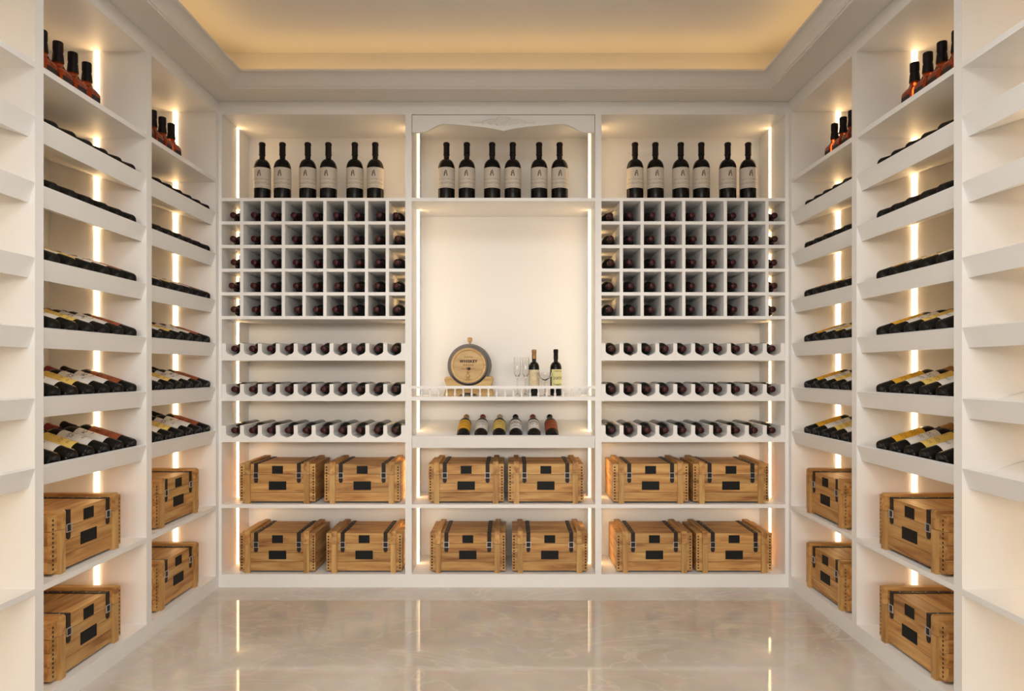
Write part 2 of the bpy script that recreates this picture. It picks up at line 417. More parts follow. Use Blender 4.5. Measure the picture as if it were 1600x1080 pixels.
def rear_side_cabinet(x0, x1, p0, p1, side):
    """x0..x1 clear opening, panels p0..x0 and x1..p1 (None where the neighbour owns it)"""
    c = thing('wine_cabinet', 'white %s rear wine cabinet with pigeonhole grid and bottle rests' % side, 'cabinet', (0, YF, 0), 'rear wine cabinets')
    c.location = (0, 0, 0)
    g = 0.0005
    if p0 is not None: part('side_panel', c, p0, x0, YF, YB, 0, ZFAS)
    if p1 is not None: part('side_panel', c, x1, p1, YF, YB, 0, ZFAS)
    lo, hi = (p0 if p0 is not None else x0), (p1 if p1 is not None else x1)
    part('top_panel', c, lo, hi, YF, YB, ZFAS, ZTOP)
    part('back_panel', c, x0, x1, YB - 0.012, YB, ZBASE, ZFAS)
    part('plinth', c, x0, x1, YF, YB, 0, ZBASE)
    part('shelf', c, x0, x1, YF, YB - .012, CR1[1], CR1[0])
    for (zt, zb) in RESTS:
        s = part('shelf', c, x0, x1, YF, YB - .012, zb, zt)
        # scalloped bottle rest: ten V-bottomed channels
        pitch = 28 / 300; xc = (x0 + x1) / 2; hw = 0.0366
        pts = [(x0 + g, zt), (x0 + g, zt + 0.076)]
        for i in range(10):
            v = xc + (i - 4.5) * pitch
            if i == 0: pts[-1] = (x0 + g, zt + .076)
            pts += [(v - hw, zt + .076), (v - hw, zt + .034), (v - hw * .8, zt + .0235), (v, zt + .011), (v + hw * .8, zt + .0235), (v + hw, zt + .034), (v + hw, zt + .076)]
        pts += [(x1 - g, zt + .076), (x1 - g, zt)]
        MB().prism(pts, YF + 0.002, YF + 0.30, 1).obj('bottle_rest', WHITE, s)
    for (zt, zb) in ROWZ: part('rack_board', c, x0, x1, YF, YB - .012, zb, zt)
    for i in range(1, 9):
        u = x0 + (x1 - x0) * (i * 32.5 - 2.65 + 1.3) / 286.8
        part('rack_divider', c, u - .0085, u + .0085, YF + .001, YB - .012, ROWZ[5][0], ROWZ[0][1])
    led('warm LED strip on the left side panel of the %s rear cabinet' % side, SEG_SIDE, (x0, x0 + .003, *LEDY), 'LED strips', (1, 0))
    led('warm LED strip on the right side panel of the %s rear cabinet' % side, SEG_SIDE, (x1 - .003, x1, *LEDY), 'LED strips', (-1, 0))
    return c
rear_side_cabinet(LX0, LX1, LX0 - 0.03, MX0, 'left')
rear_side_cabinet(RX0, RX1, MX1, RX1 + 0.03, 'right')

# middle cabinet
SHM = (Z(620.2), Z(626.2))
ZTM = Z(681.8)
mc = thing('display_cabinet', 'white middle display cabinet with open niche, railed shelf and carved valance', 'cabinet', (0, 0, 0))
part('top_panel', mc, MX0, MX1, YF, YB, ZFAS, ZTOP)
part('back_panel', mc, MX0, MX1, YB - .012, YB, ZBASE, ZFAS)
part('plinth', mc, MX0, MX1, YF, YB, 0, ZBASE)
part('shelf', mc, MX0, MX1, YF, YB - .012, CR1[1], CR1[0])
part('shelf', mc, MX0, MX1, YF, YB - .012, ROWZ[0][1], ROWZ[0][0])
part('shelf', mc, MX0, MX1, YF, YB - .012, SHM[1], SHM[0])
mtray = tray(mc, None, ZTM, MX0 + .001, MX1 - .001, DB - .012, lambda u, v, z: (v, YF + u, z))
# gallery rail with turned balusters
ZR1, ZR0 = Z(603.2), Z(607.5)
gr = part('gallery_rail', mc, MX0, MX1, YF + .004, YF + .020, ZR0, ZR1)
bh = ZR0 - SHM[0]
prof = [(.0055, 0), (.0055, .08), (.0042, .10), (.0066, .22), (.0066, .34), (.0045, .52), (.0030, .62), (.0050, .70), (.0030, .76), (.0040, .86), (.0060, .92), (.0060, 1.0)]
bm_ = MB().lathe([(r, z * bh) for r, z in prof], 10).mesh('baluster', WHITE, True, 50)
for i in range(21):
    o = mobj('baluster', bm_, mc); o.location = (X(658.4 + 13.07 * i), YF + .012, SHM[0])
# valance with scalloped lower edge
def valance():
    xl, xr, xc = MX0 + .003, MX1 - .003, (MX0 + MX1) / 2
    zt, zl, zc, zn = ZFAS - .003, Z(206.6), Z(193.4), Z(204.6)
    half = []
    for k in range(7): half.append((xl + .045 * k / 6, zl))
    for k in range(1, 13):
        t = k / 12; half.append((xl + .045 + (.165 - .045) * t, zl + (zc - zl) * (3 * t * t - 2 * t ** 3)))
    e = xl + .165
    for k in range(1, 17):
        t = k / 16; half.append((e + (xc - e) * t, zc + (zn - zc) * (0.75 * t ** 1.3 + .25 * t ** 6)))
    bottom = half + [(2 * xc - x, z) for x, z in reversed(half[:-1])]
    m = MB(); y0, y1 = YF + .002, YF + .018
    for (a, b) in zip(bottom, bottom[1:]):
        m.quad((a[0], y0, a[1]), (b[0], y0, b[1]), (b[0], y0, zt), (a[0], y0, zt))
        m.quad((b[0], y1, b[1]), (a[0], y1, a[1]), (a[0], y1, zt), (b[0], y1, zt))
        m.quad((a[0], y1, a[1]), (b[0], y1, b[1]), (b[0], y0, b[1]), (a[0], y0, a[1]))
    m.quad((xl, y0, zt), (xr, y0, zt), (xr, y1, zt), (xl, y1, zt))
    for x in (xl, xr): m.quad((x, y0, zl), (x, y0, zt), (x, y1, zt), (x, y1, zl))
    v = m.obj('valance', WHITE, mc)
    # strips closing the shadow gap
    MB().box(MX0, MX1, YF + .019, YF + .024, ZFAS - .012, ZFAS).box(MX0, MX0 + .012, YF + .019, YF + .024, zl, ZFAS).box(MX1 - .012, MX1, YF + .019, YF + .024, zl, ZFAS).obj('valance_fixing', WHITE, mc)
    o = MB(); y = YF - .0008
    def P(px, py): return (X(px), y, Z(py))
    cx, cy = 786.5, 189.5
    # shell: rim and ribs
    o.tube([P(cx + 13 * math.cos(a), cy + 9.6 * -math.sin(a) + 1) for a in [math.pi * k / 16 for k in range(17)]], .0034)
    for k in range(1, 8):
        a = math.pi * k / 8
        o.tube([P(cx, cy + 6), P(cx + 11 * math.cos(a), cy + 1 - 8 * math.sin(a))], [.0010, .0026], 5)
    o.tube([P(cx + 6 * math.cos(a), cy + 5 + 2 * math.sin(a)) for a in [math.pi * k / 8 for k in range(9)]], .0015, 5)
    for sg in (-1, 1):
        # acanthus branch and scrolls
        br = [(11, -2), (17, -3.5), (24, -3), (31, -.5), (37, 1.5), (42, 2.6), (47, 2), (51, 1)]
        o.tube([P(cx + sg * a, cy + b) for a, b in br], [.003, .003, .003, .0028, .0026, .0024, .002, .0014], 6)
        for (ax, ay, r0, turns) in ((21, 2.6, 4.0, 1.6), (10, 5, 3, 1.3), (48, 1.6, 2.4, 1.4), (33, 3.2, 2.4, 1.2)):
            pts = []
            for k in range(22):
                t = k / 21; a = turns * 2 * math.pi * t; r = r0 * (1 - .8 * t)
                pts.append(P(cx + sg * (ax + r * math.cos(a)), cy + ay - r * math.sin(a)))
            o.tube(pts, .0019, 5)
        for (a, b, c, d) in ((26, 0, 29, 4), (30, 0, 32, 4), (15, -1, 17, 6), (38, 2, 41, -.5), (42, 2.6, 45, -.5)):
            o.tube([P(cx + sg * a, cy + b), P(cx + sg * (a + c) / 2, cy + (b + d) / 2 - .5), P(cx + sg * c, cy + d)], [.0024, .0022, .0008], 5)
    o.obj('carved_ornament', WHITE, v, True, 60)
valance()
SEG_MID = [(ZBASE, CR1[1]), (CR1[0], ZTM - .005), (ZTM + .018, SHM[1]), (SHM[0], ROWZ[0][1]), (ROWZ[0][0], ZFAS)]
SEG_MID = [(a + .002, b - .002) for a, b in SEG_MID]
led('warm LED strip on the left side of the middle display cabinet', SEG_MID, (MX0, MX0 + .012, LEDY[0] + .004, LEDY[1] - .004), 'LED strips', (1, 0))
led('warm LED strip on the right side of the middle display cabinet', SEG_MID, (MX1 - .012, MX1, LEDY[0] + .004, LEDY[1] - .004), 'LED strips', (-1, 0))

# side cabinets
TRAYT = [.016, .022, .026, .028, .029, .029]
TRAYZ = [1.944, 1.733, 1.492, 1.268, 1.041, 0.817]
ZSH = (2.12, 2.10)
BAYS = [(2.712 * K, 3.30 * K, 'far'), (2.086 * K, 2.674 * K, 'near'), (1.46 * K, 2.048 * K, 'outer')]
POSTS = [(3.30 * K, YF), (2.674 * K, 2.712 * K), (2.048 * K, 2.086 * K), (1.422 * K, 1.46 * K)]
def side_cabinet(side, i):
    y0, y1, nm = BAYS[i]
    s = 1 if side == 'left' else -1
    xf, D = (XL, DL) if side == 'left' else (XR, DR)
    fm = lambda u, v, z: (xf - s * u, v, z)
    def bx(u0, u1): return tuple(sorted((xf - s * u0, xf - s * u1)))
    where = {'far': 'next to the rear corner', 'near': 'second from the rear corner', 'outer': 'nearest the entrance'}[nm]
    c = thing('wine_cabinet', 'white %s wall cabinet with sloping bottle trays, %s' % (side, where), 'cabinet', (0, 0, 0), 'side wine cabinets')
    part('side_panel', c, *bx(0, D), *POSTS[i], 0, ZFAS)
    if i == 2: part('side_panel', c, *bx(0, D), *POSTS[3], 0, ZFAS)
    part('top_panel', c, *bx(0, D), (y0 if i < 2 else POSTS[3][0]), POSTS[i][1], ZFAS, ZTOP)
    part('back_panel', c, *bx(D - .012, D), y0, y1, ZBASE, ZFAS)
    part('plinth', c, *bx(0, D), y0, y1, 0, ZBASE)
    part('shelf', c, *bx(0, D - .012), y0, y1, CR1[1], CR1[0])
    part('shelf', c, *bx(0, D - .012), y0, y1, ZSH[1], ZSH[0])
    for zt in TRAYZ: tray(c, None, zt, y0 + .001, y1 - .001, D - .012, fm, t=TRAYT[TRAYZ.index(zt)])
    ud = 0.207 if side == 'left' else 0.240
    off = -0.0637 + (ud - 0.0207) * math.tan(TILT)
    cuts = [CR1] and [(ZBASE, CR1[1])]
    prev = CR1[0]
    for zt in reversed(TRAYZ):
        cuts.append((prev, zt + off - .008)); prev = zt + off + TRAYT[TRAYZ.index(zt)] * 1.06 + .008
    cuts += [(prev, ZSH[1]), (ZSH[0], ZFAS)]
    cuts = [(a + .002, b - .002) for a, b in cuts]
    led('warm LED strip on far panel of %s wall cabinet %s' % (side, where), cuts, (*bx(ud - .013, ud + .013), y1 - .003, y1), 'LED strips', (0, -1))
    led('warm LED strip on near panel of %s wall cabinet %s' % (side, where), cuts, (*bx(ud - .013, ud + .013), y0, y0 + .003), 'LED strips', (0, 1))
for side in ('left', 'right'):
    for i in range(3): side_cabinet(side, i)

# ------------------------------------------------------------------ bottles
def bprof(R, H, rn, zs, zn, zcap):
    """glass profile from the base to under the capsule"""
    p = [(R * .55, .004), (R * .8, 0), (R * .94, .0012), (R, .006), (R, zs * .5), (R, zs)]
    for k in range(1, 8):
        t = k / 8.0; a = t * math.pi / 2
        # round shoulder easing into the neck
        r = rn + (R - rn) * (math.cos(a) ** 0.9)
        p.append((r, zs + (zn - zs) * (0.62 * math.sin(a) + 0.38 * t)))
    p += [(rn, zn), (rn, zcap + .004)]
    return p
def wine_bottle(name, label, R, H, rn, zs, zn, zcap, glass, cap, lab=None, group=None, emblem=False, n=24):
    t = thing(name, label, 'bottle', (0, 0, 0), group)
    MB().lathe(bprof(R, H, rn, zs, zn, zcap), n).obj('glass_body', glass, t, True, 50)
    rc = rn * 1.12
    MB().lathe([(rc * 1.04, zcap), (rc * 1.06, zcap + .003), (rc, zcap + .006), (rc * .97, H - .018), (rc * 1.07, H - .016), (rc * 1.07, H - .007), (rc * .98, H - .002), (rc * .8, H)], 20).obj('capsule', cap, t, True, 40)
    if lab:
        z0, z1, arc, m = lab
        l = MB().arc(R + .0005, z0, z1, -arc, arc).obj('label', m, t, True)
        if emblem:
            e = MB(); h = z1 - z0; zb = z0 + .57 * h; zt = z0 + .87 * h
            rr = R + .0009
            def q(pts):
                e.quad(*[(rr * math.sin(x / R), -rr * math.cos(x / R), z) for x, z in pts])
            hh = zt - zb
            q([(-.0105, zb), (-.0045, zb), (-.0012, zb + hh * .8), (-.0062, zb + hh * .8)])
            q([(.0050, zb), (.0098, zb), (.0058, zb + hh * .8), (.0022, zb + hh * .8)])
            q([(-.0050, zb + hh * .75), (.0055, zb + hh * .75), (.0045, zb + hh * 1.0), (-.0022, zb + hh * .9)])
            q([(-.0035, zb + hh * .42), (.0035, zb + hh * .42), (.003, zb + hh * .55), (-.003, zb + hh * .55)])
            e.obj('tower_emblem', EMBL, l)
    return t

# standing estate bottles on the upper rear shelf
H1 = 0.346
proto = None
ZS = ROWZ[0][0]
YS = 3.5 * K
xs_l = [409.6, 441.4, 481, 513.2, 554.4, 586.4]
for (dx, nm, wh) in ((0, 'left', 'left'), (288, 'mid', 'middle'), (582.6, 'right', 'right')):
    for i, px in enumerate(xs_l):
        x = (px + dx - 800) / F * YS
        lab = 'cream labelled wine bottle standing %s from left on top shelf of %s rear cabinet' % (ORD[i], wh)
        grp = 'estate bottles on the rear top shelf'
        if proto is None:
            proto = wine_bottle('wine_bottle', lab, .0455, H1, .0148, .2025, .255, .276, GLASSK, CAPBLK, (.089, .2005, R_(105), LB_STAND), grp, True, 32)
            proto.location = (x, YS, ZS); register(proto)
        else: dup(proto, (x, YS, ZS), (0, 0, 0), lab, grp)

# pigeonhole bottles
proto = None
for (x0, x1, side) in ((LX0, LX1, 'left'), (RX0, RX1, 'right')):
    for r in range(5):
        zf = ROWZ[r + 1][0]
        for c in range(9):
            xa = x0 if c == 0 else x0 + (x1 - x0) * (c * 32.5 - 1.35) / 286.8
            xb = x1 if c == 8 else x0 + (x1 - x0) * ((c + 1) * 32.5 - 1.35) / 286.8
            jx = random.uniform(-.004, .004)
            xc = (xa + xb) / 2 + jx
            tip = YF + .016 + random.uniform(-.004, .008)
            lab = 'dark wine bottle, row %s column %s of the %s pigeonhole grid' % (['one', 'two', 'three', 'four', 'five'][r], ['one', 'two', 'three', 'four', 'five', 'six', 'seven', 'eight', 'nine'][c], side)
            grp = 'bottles in the %s pigeonhole grid' % side
            loc = (xc, tip + .30, zf + .0368)
            if proto is None:
                proto = wine_bottle('wine_bottle', lab, .0365, .30, .0135, .185, .225, .245, GLASSG, CAPRED, None, grp)
                proto.location = loc; proto.rotation_euler = (R_(90), 0, 0); register(proto)
            else: dup(proto, loc, (R_(90), 0, random.uniform(-.02, .02)), lab, grp)

# bottles lying in the rests
proto = None
for (x0, x1, side) in ((LX0, LX1, 'left'), (RX0, RX1, 'right')):
    for r, (zt, zb) in enumerate(RESTS):
        for i in range(10):
            xc = (x0 + x1) / 2 + (i - 4.5) * 28 / 300
            lab = 'lying wine bottle, %s from left on %s rest of %s rear cabinet' % (ORD[i], ['upper', 'middle', 'lower'][r], side)
            grp = 'bottles on the rests of the %s rear cabinet' % side
            loc = (xc, YF + .012 + .30, zt + .011 + .0383)
            if proto is None:
                proto = wine_bottle('wine_bottle', lab, .0352, .30, .0138, .185, .225, .245, GLASSG, CAPRED, None, grp)
                proto.location = loc; proto.rotation_euler = (R_(90), 0, 0); register(proto)
            else: dup(proto, loc, (R_(90), 0, 0), lab, grp)

# tray bottles: six kinds
KINDS = [('gold label', LB_GOLD, CAPTAN), ('white label and red capsule', LB_WHITE, CAPCRI), ('cream yellow label', LB_CREAM, CAPCRM),
         ('white script label', LB_WHITE2, CAPBLK), ('white titled label', LB_WHITE3, CAPCRI), ('russet label', LB_BROWN, CAPBLK)]
TR = .0345
protos = []
def tray_xyz(zt, t=.015, s=.0165, r=TR):
    q = t + r + .0006
    return (.0207 + s * TC - q * TS, zt - .0637 + s * TS + q * TC)
pxs = [723.2, 751, 779.6, 806, 835, 863.3]
for i, (kn, lm, cp) in enumerate(KINDS):
    u, z = tray_xyz(ZTM)
    lab = 'dark wine bottle with %s lying in the middle cabinet sloping tray' % kn
    p = wine_bottle('wine_bottle', lab, TR, .30, .0135, .185, .225, .245, GLASSK, cp, (.052, .172, R_(85), lm), 'tray bottles in the middle cabinet')
    p.location = ((pxs[i] - 800) / F * (YF + .03), YF + u, z); p.rotation_euler = (R_(-72), 0, 0); register(p); protos.append(p)
CABN = {('left', 0): 'left corner cabinet', ('left', 1): 'second left wall cabinet', ('right', 0): 'right corner cabinet', ('right', 1): 'second right wall cabinet'}
LV = ['top', 'second', 'third', 'fourth', 'fifth', 'lowest']
for side in ('left', 'right'):
    s = 1 if side == 'left' else -1
    xf = XL if side == 'left' else XR
    for bi in (0, 1):
        y0, y1, nm = BAYS[bi]
        for ti, zt in enumerate(TRAYZ):
            u, z = tray_xyz(zt, TRAYT[ti])
            n = 6 if side == 'left' else 5
            for j in range(n):
                if side == 'left':
                    k = 5 - j; y = (3.273 if bi == 0 else 2.632) * K - TR - j * .0915
                else:
                    k = j; y = (3.190 if bi == 0 else 2.560) * K - TR - j * .0925
                lab = 'wine bottle with %s, %s tray of %s' % (KINDS[k][0], LV[ti], CABN[side, bi])
                dup(protos[k], (xf - s * u, y, z), (R_(-72), 0, R_(90 * s)), lab, 'tray bottles in the %s wall cabinets' % side)

# whiskey bottles
def whiskey(label):
    t = thing('whiskey_bottle', label, 'bottle', (0, 0, 0), 'whiskey bottles on the high side shelves')
    m = MB(); W = .037; n = 6
    rings = []
    def sq(h, z, c):
        pts = []
        for (sx, sy) in ((1, 1), (-1, 1), (-1, -1), (1, -1)):
            a0 = {(1, 1): 0, (-1, 1): 90, (-1, -1): 180, (1, -1): 270}[(sx, sy)]
            for k in range(n):
                a = R_(a0 + 90 * k / (n - 1))
                pts.append((sx * (h - c) + c * math.cos(a), sy * (h - c) + c * math.sin(a), z))
        return pts
    for (h, z, c) in ((.030, 0, .010), (W, .004, .012), (W, .125, .012), (.0355, .134, .014), (.029, .145, .018), (.0215, .152, .0175), (.0175, .165, .0172), (.0165, .185, .0164)):
        rings.append(sq(h, z, c))
    N = 4 * n
    for r in rings: m.v += r
    for j in range(len(rings) - 1):
        for k in range(N):
            k2 = (k + 1) % N
            m.f.append((j * N + k, j * N + k2, (j + 1) * N + k2, (j + 1) * N + k))
    m.f.append(tuple(range(N - 1, -1, -1))); m.f.append(tuple((len(rings) - 1) * N + k for k in range(N)))
    m.obj('glass_body', AMBER, t, True, 45)
    MB().lathe([(.0195, .172), (.0200, .176), (.0178, .203), (.0160, .212), (.0176, .216), (.0176, .247), (.0165, .250)], 20).obj('cap', CAPBLK, t, True, 35)
    l = MB(); l.uv = {}
    for sg in range(4):
        a = R_(90 * sg); ca, sa = math.cos(a), math.sin(a)
        w = W - .010; i = len(l.v)
        for (x, z, u, v) in ((-w, .02, 0, 0), (w, .02, 1, 0), (w, .116, 1, 1), (-w, .116, 0, 1)):
            l.uv[len(l.v)] = (u, v); y = -W - .0006
            l.v.append((x * ca - y * sa, x * sa + y * ca, z))
        l.f.append((i, i + 1, i + 2, i + 3))
    l.obj('label', LB_WHISK, t)
    register(t)
    return t
proto = None
for side in ('left', 'right'):
    xw = -1.714 if side == 'left' else 1.623
    for bi, (y0, nm) in enumerate(((3.219 * K, 'by the rear corner'), (2.580 * K, 'second from the corner'))):
        for j in range(6):
            lab = 'amber whiskey bottle, %s from rear on high shelf of %s' % (ORD[j], CABN[side, bi])
            loc = (xw, y0 - j * .0845, ZSH[0] + .0003); rot = (0, 0, R_(90 if side == 'left' else -90))
            if proto is None:
                proto = whiskey(lab); proto.location = loc; proto.rotation_euler = rot
            else: dup(proto, loc, rot, lab)

# ------------------------------------------------------------------ crates
CW, CD, CB, CT, SE = .397, .275, .0095, .2065, .1515
def crate(label):
    t = thing('wooden_crate', label, 'crate', (0, 0, 0), 'strapped wooden crates')
    hx, hy = CW / 2, CD / 2; g = .0007; th = .012
    MB().box(-hx + .006, hx - .006, -hy + .006, hy - .006, CB + .002, CT - .004).obj('inner_box', DARKIN, t)
    hts = [CB, CB + .048, CB + .096, SE]
    for a, b in zip(hts, hts[1:]):
        MB().box(-hx, hx, -hy, -hy + th, a + g, b - g).obj('front_plank', WOODX, t)
        MB().box(-hx, hx, hy - th, hy, a + g, b - g).obj('back_plank', WOODX, t)
        for s in (-1, 1):
            x0, x1 = sorted((s * (hx - .0005), s * (hx - th)))
            MB().box(x0, x1, -hy + th, hy - th, a + g, b - g).obj('side_plank', WOODY, t)
    a, b = SE, CT
    MB().box(-hx, hx, -hy, -hy + th, a + g, b - .0005).obj('lid_front', WOODX, t)
    MB().box(-hx, hx, hy - th, hy, a + g, b - .0005).obj('lid_back', WOODX, t)
    for s in (-1, 1):
        x0, x1 = sorted((s * (hx - .0005), s * (hx - th)))
        MB().box(x0, x1, -hy + th, hy - th, a + g, b - .0005).obj('lid_side', WOODY, t)
    ys = [-hy, -hy + .07, -hy + .139, -hy + .207, hy]
    for a, b in zip(ys, ys[1:]):
        MB().box(-hx, hx, a + g, b - g, CT - .003, CT).obj('lid_plank', WOODX, t)
    for s in (-1, 1):
        x0, x1 = sorted((s * .1685, s * .1405))
        lg = MB()
        lg.prism([(-hy - .011, 0), (-hy - .011, SE - .0008), (-hy + .001, SE - .0008), (-hy + .001, CB), (hy - .001, CB), (hy - .001, SE - .0008), (hy + .011, SE - .0008), (hy + .011, 0)], x0, x1, 0)
        lg.obj('leg_batten', WOODZ, t)
        lt = MB().prism([(-hy - .011, SE + .0008), (-hy - .011, CT + .006), (-hy - .005, CT + .012), (hy + .005, CT + .012), (hy + .011, CT + .006), (hy + .011, SE + .0008), (hy, SE + .0008), (hy, CT + .0002), (-hy, CT + .0002), (-hy, SE + .0008)], x0, x1, 0)
        lt.obj('lid_batten', WOODY, t)
    for s in (-1, 1):
        xc = s * .1125; w = .01025; tk = .003
        st = MB()
        st.box(xc - w, xc + w, -hy - tk, -hy - .0002, CT - .089, CT)
        pts = [(xc + w * math.cos(a), CT - .089 - w * math.sin(a)) for a in [math.pi * k / 8 for k in range(9)]]
        st.prism(pts, -hy - tk, -hy - .0002, 1)
        st.box(xc - w, xc + w, -hy - tk, hy + tk, CT + .0002, CT + tk)
        st.box(xc - w, xc + w, hy + .0002, hy + tk, CT - .09, CT)
        so = st.obj('leather_strap', LEATHER, t)
        bz, bw, bhh, q = .147, .0138, .0145, .0024
        y0, y1 = -hy - .0062, -hy - .0028
        bk = MB()
        bk.box(xc - bw, xc + bw, y0, y1, bz + bhh - q, bz + bhh).box(xc - bw, xc + bw, y0, y1, bz - bhh, bz - bhh + q)
        bk.box(xc - bw, xc - bw + q, y0, y1, bz - bhh + q, bz + bhh - q).box(xc + bw - q, xc + bw, y0, y1, bz - bhh + q, bz + bhh - q)
        bk.obj('buckle', STEEL, so)
        dm = MB()
        for k in range(5): dm.ball((xc, -hy + .03 + k * .05, CT + tk), .0028, 8, sz=.4)
        dm.obj('rivets', STEEL, so, True, 80)['kind'] = 'stuff'
    MB().box(-.0285, .0285, -hy - .0018, -hy - .0002, .1756 - .0205, .1756 + .0205).obj('name_plate', PLATE, t)
    MB().box(-.0458, .0458, -hy - .0018, -hy - .0002, .0927 - .0225, .0927 + .0225).obj('name_plate', PLATE, t)
    nm = MB()
    def dot(c, ax, sg):
        i = len(nm.v); r = .0047; off = sg * .0004
        pts = [(r * math.cos(math.pi / 3 * k), r * math.sin(math.pi / 3 * k)) for k in range(6)]
        if ax == 1: nm.v += [(c[0] + a, c[1] + off, c[2] + b) for a, b in pts]
        else: nm.v += [(c[0] + off, c[1] + a, c[2] + b) for a, b in pts]
        nm.f.append(tuple(range(i, i + 6)) if (ax == 1) == (sg < 0) else tuple(range(i + 5, i - 1, -1)))
    for k in range(12):
        z = .0235 + (.189 - .0235) * k / 11
        for s in (-1, 1):
            dot((s * (hx - .0105), -hy, z), 1, -1)
            dot((s * (hx - .0005), -hy + .006, z), 0, s); dot((s * (hx - .0005), hy - .006, z), 0, s)
    nm.obj('nail_heads', NAIL, t)['kind'] = 'stuff'
    register(t)
    return t
YC = 3.362 * K + .011 + CD / 2 - .011
cp = None
def put_crate(loc, rz, lab):
    global cp
    if cp is None:
        cp = crate(lab); cp.location = loc; cp.rotation_euler = (0, 0, rz)
    else: dup(cp, loc, (0, 0, rz), lab)
for (lv, zz, rows) in (('upper', CR1[0], ((374.7, 507, 'left'), (669.4, 793.9, 'middle'), (957.5, 1083, 'right'))),
                       ('bottom', ZBASE, ((374.7, 510, 'left'), (672, 800, 'middle'), (963.5, 1088, 'right')))):
    for (a, b, nm) in rows:
        for px, w in ((a, 'left'), (b, 'right')):
            put_crate(((px + 59 - 800) / F * (YC - CD / 2), YC, zz + .0002), 0, 'strapped wooden crate, %s one on %s crate shelf of %s rear cabinet' % (w, lv, nm))
for side in ('left', 'right'):
    xc = (-1.558 - CD / 2) if side == 'left' else (1.463 + CD / 2)
    for nm, y in (('by the rear corner', 3.152 * K - .1685), ('second from the corner', 2.518 * K - .1685)):
        for lv, zz in (('upper', CR1[0]), ('bottom', ZBASE)):
            put_crate((xc, y, zz + .0002), R_(90 if side == 'left' else -90), 'strapped wooden crate on %s crate shelf of %s' % (lv, CABN[side, 0 if 'rear' in nm else 1]))

# ------------------------------------------------------------------ barrel on its stand
SZ = SHM[0]
ZA = CH + (578 - 571.2) / F * (3.42 * K)
BX = -.0682 * 3.42
YB0, YB1 = 3.42 * K, 3.42 * K + .25
br = thing('whiskey_barrel', 'small wooden whiskey barrel with dark hoops lying on a wooden stand', 'barrel', (BX, YB0, ZA))
def ylathe(prof, n=40, closed=False):
    m = MB().lathe(prof, n, closed); m.v = [(x, z, -y) for x, y, z in m.v]; return m
Lb = YB1 - YB0; rh, rb = .0925, .1195
rad = lambda t: rh + (rb - rh) * math.sin(math.pi * t) ** 0.8 if 0 < t < 1 else rh
ns = 22
for k in range(ns):
    m = MB(); a0, a1 = 2 * math.pi * (k + .02) / ns, 2 * math.pi * (k + .98) / ns
    T = [i / 10 for i in range(11)]
    for t in T:
        for a in (a0, (a0 + a1) / 2, a1):
            for d in (0, -.008): m.v.append(((rad(t) + d) * math.cos(a), t * Lb, (rad(t) + d) * math.sin(a)))
    for i in range(10):
        b0, b1 = i * 6, i * 6 + 6
        m.f += [(b0, b0 + 2, b1 + 2, b1), (b0 + 2, b0 + 4, b1 + 4, b1 + 2), (b0 + 1, b1 + 1, b1 + 3, b0 + 3), (b0 + 3, b1 + 3, b1 + 5, b0 + 5), (b0, b1, b1 + 1, b0 + 1), (b0 + 4, b0 + 5, b1 + 5, b1 + 4)]
    m.f += [(0, 1, 3, 2), (2, 3, 5, 4), (60, 62, 63, 61), (62, 64, 65, 63)]
    m.obj('stave', STAVEW, br, True, 30)
ylathe([(rh - .0075, .006), (rh - .0075, .010)]).obj('barrel_head', HEADW, br)
ylathe([(rh - .0125, .0055), (rh - .0112, .001), (rh - .003, -.0015), (rh + .0015, .000), (rh + .0015, .006), (rh - .001, .011)], 48, True).obj('chime_ring', HEADW, br, True, 50)
ylathe([(rh - .0075, Lb - .010), (rh - .0075, Lb - .006)]).obj('barrel_head', HEADW, br)
for t0, t1 in ((.025, .085), (.155, .205), (.275, .325), (.675, .725), (.795, .845), (.915, .975)):
    ylathe([(rad(t0), t0 * Lb), (rad(t0) + .003, t0 * Lb), (rad(t1) + .003, t1 * Lb), (rad(t1), t1 * Lb)], 48, True).obj('hoop', HOOP, br, True, 30)
bu = MB().lathe([(.006, .113), (.006, .126), (.010, .131), (.0138, .139), (.0142, .146), (.0125, .153), (.0075, .1565)], 16)
bu.v = [(x, y + Lb * .5, z) for x, y, z in bu.v]; bu.obj('bung', HEADW, br, True, 60)
sp = MB().ball((-.001, -.006, -.0335), .0068, 14, sy=.8).ball((-.001, -.018, -.0555), .0108, 14, sy=.9)
sp.tube([(-.001, .008, -.0555), (-.001, -.022, -.0555)], .006, 10).tube([(-.001, -.018, -.0555), (-.001, -.018, -.081)], [.0028, .0018], 8)
sp.obj('spigot', STANDW, br, True, 60)
def text_mesh(s, size, z, bold=0.0, space=1.0):
    cu = bpy.data.curves.new('lettering', 'FONT'); cu.body = s; cu.size = size; cu.align_x = 'CENTER'; cu.align_y = 'CENTER'
    cu.offset = bold; cu.space_character = space; cu.extrude = .0002
    to = bpy.data.objects.new('lettering', cu); COL.objects.link(to)
    bpy.context.view_layer.update()
    me = bpy.data.meshes.new_from_object(to.evaluated_get(bpy.context.evaluated_depsgraph_get()))
    bpy.data.objects.remove(to)
    me.transform(Matrix.Translation((0, 0.0055, z)) @ Matrix.Rotation(R_(90), 4, 'X'))
    me.materials.clear(); me.materials.append(INK)
    return mobj('lettering', me, br)
text_mesh('SCOTIA', .0105, .0445, 0, 1.35)
text_mesh('WHISKEY', .0200, .0215, .0010, 1.15)
text_mesh('HOUSE', .0115, .0015, .0003, 1.7)
orn = MB().box(-.040, -.011, .0052, .0058, -.0178, -.0168).box(.013, .041, .0052, .0058, -.0178, -.0168)
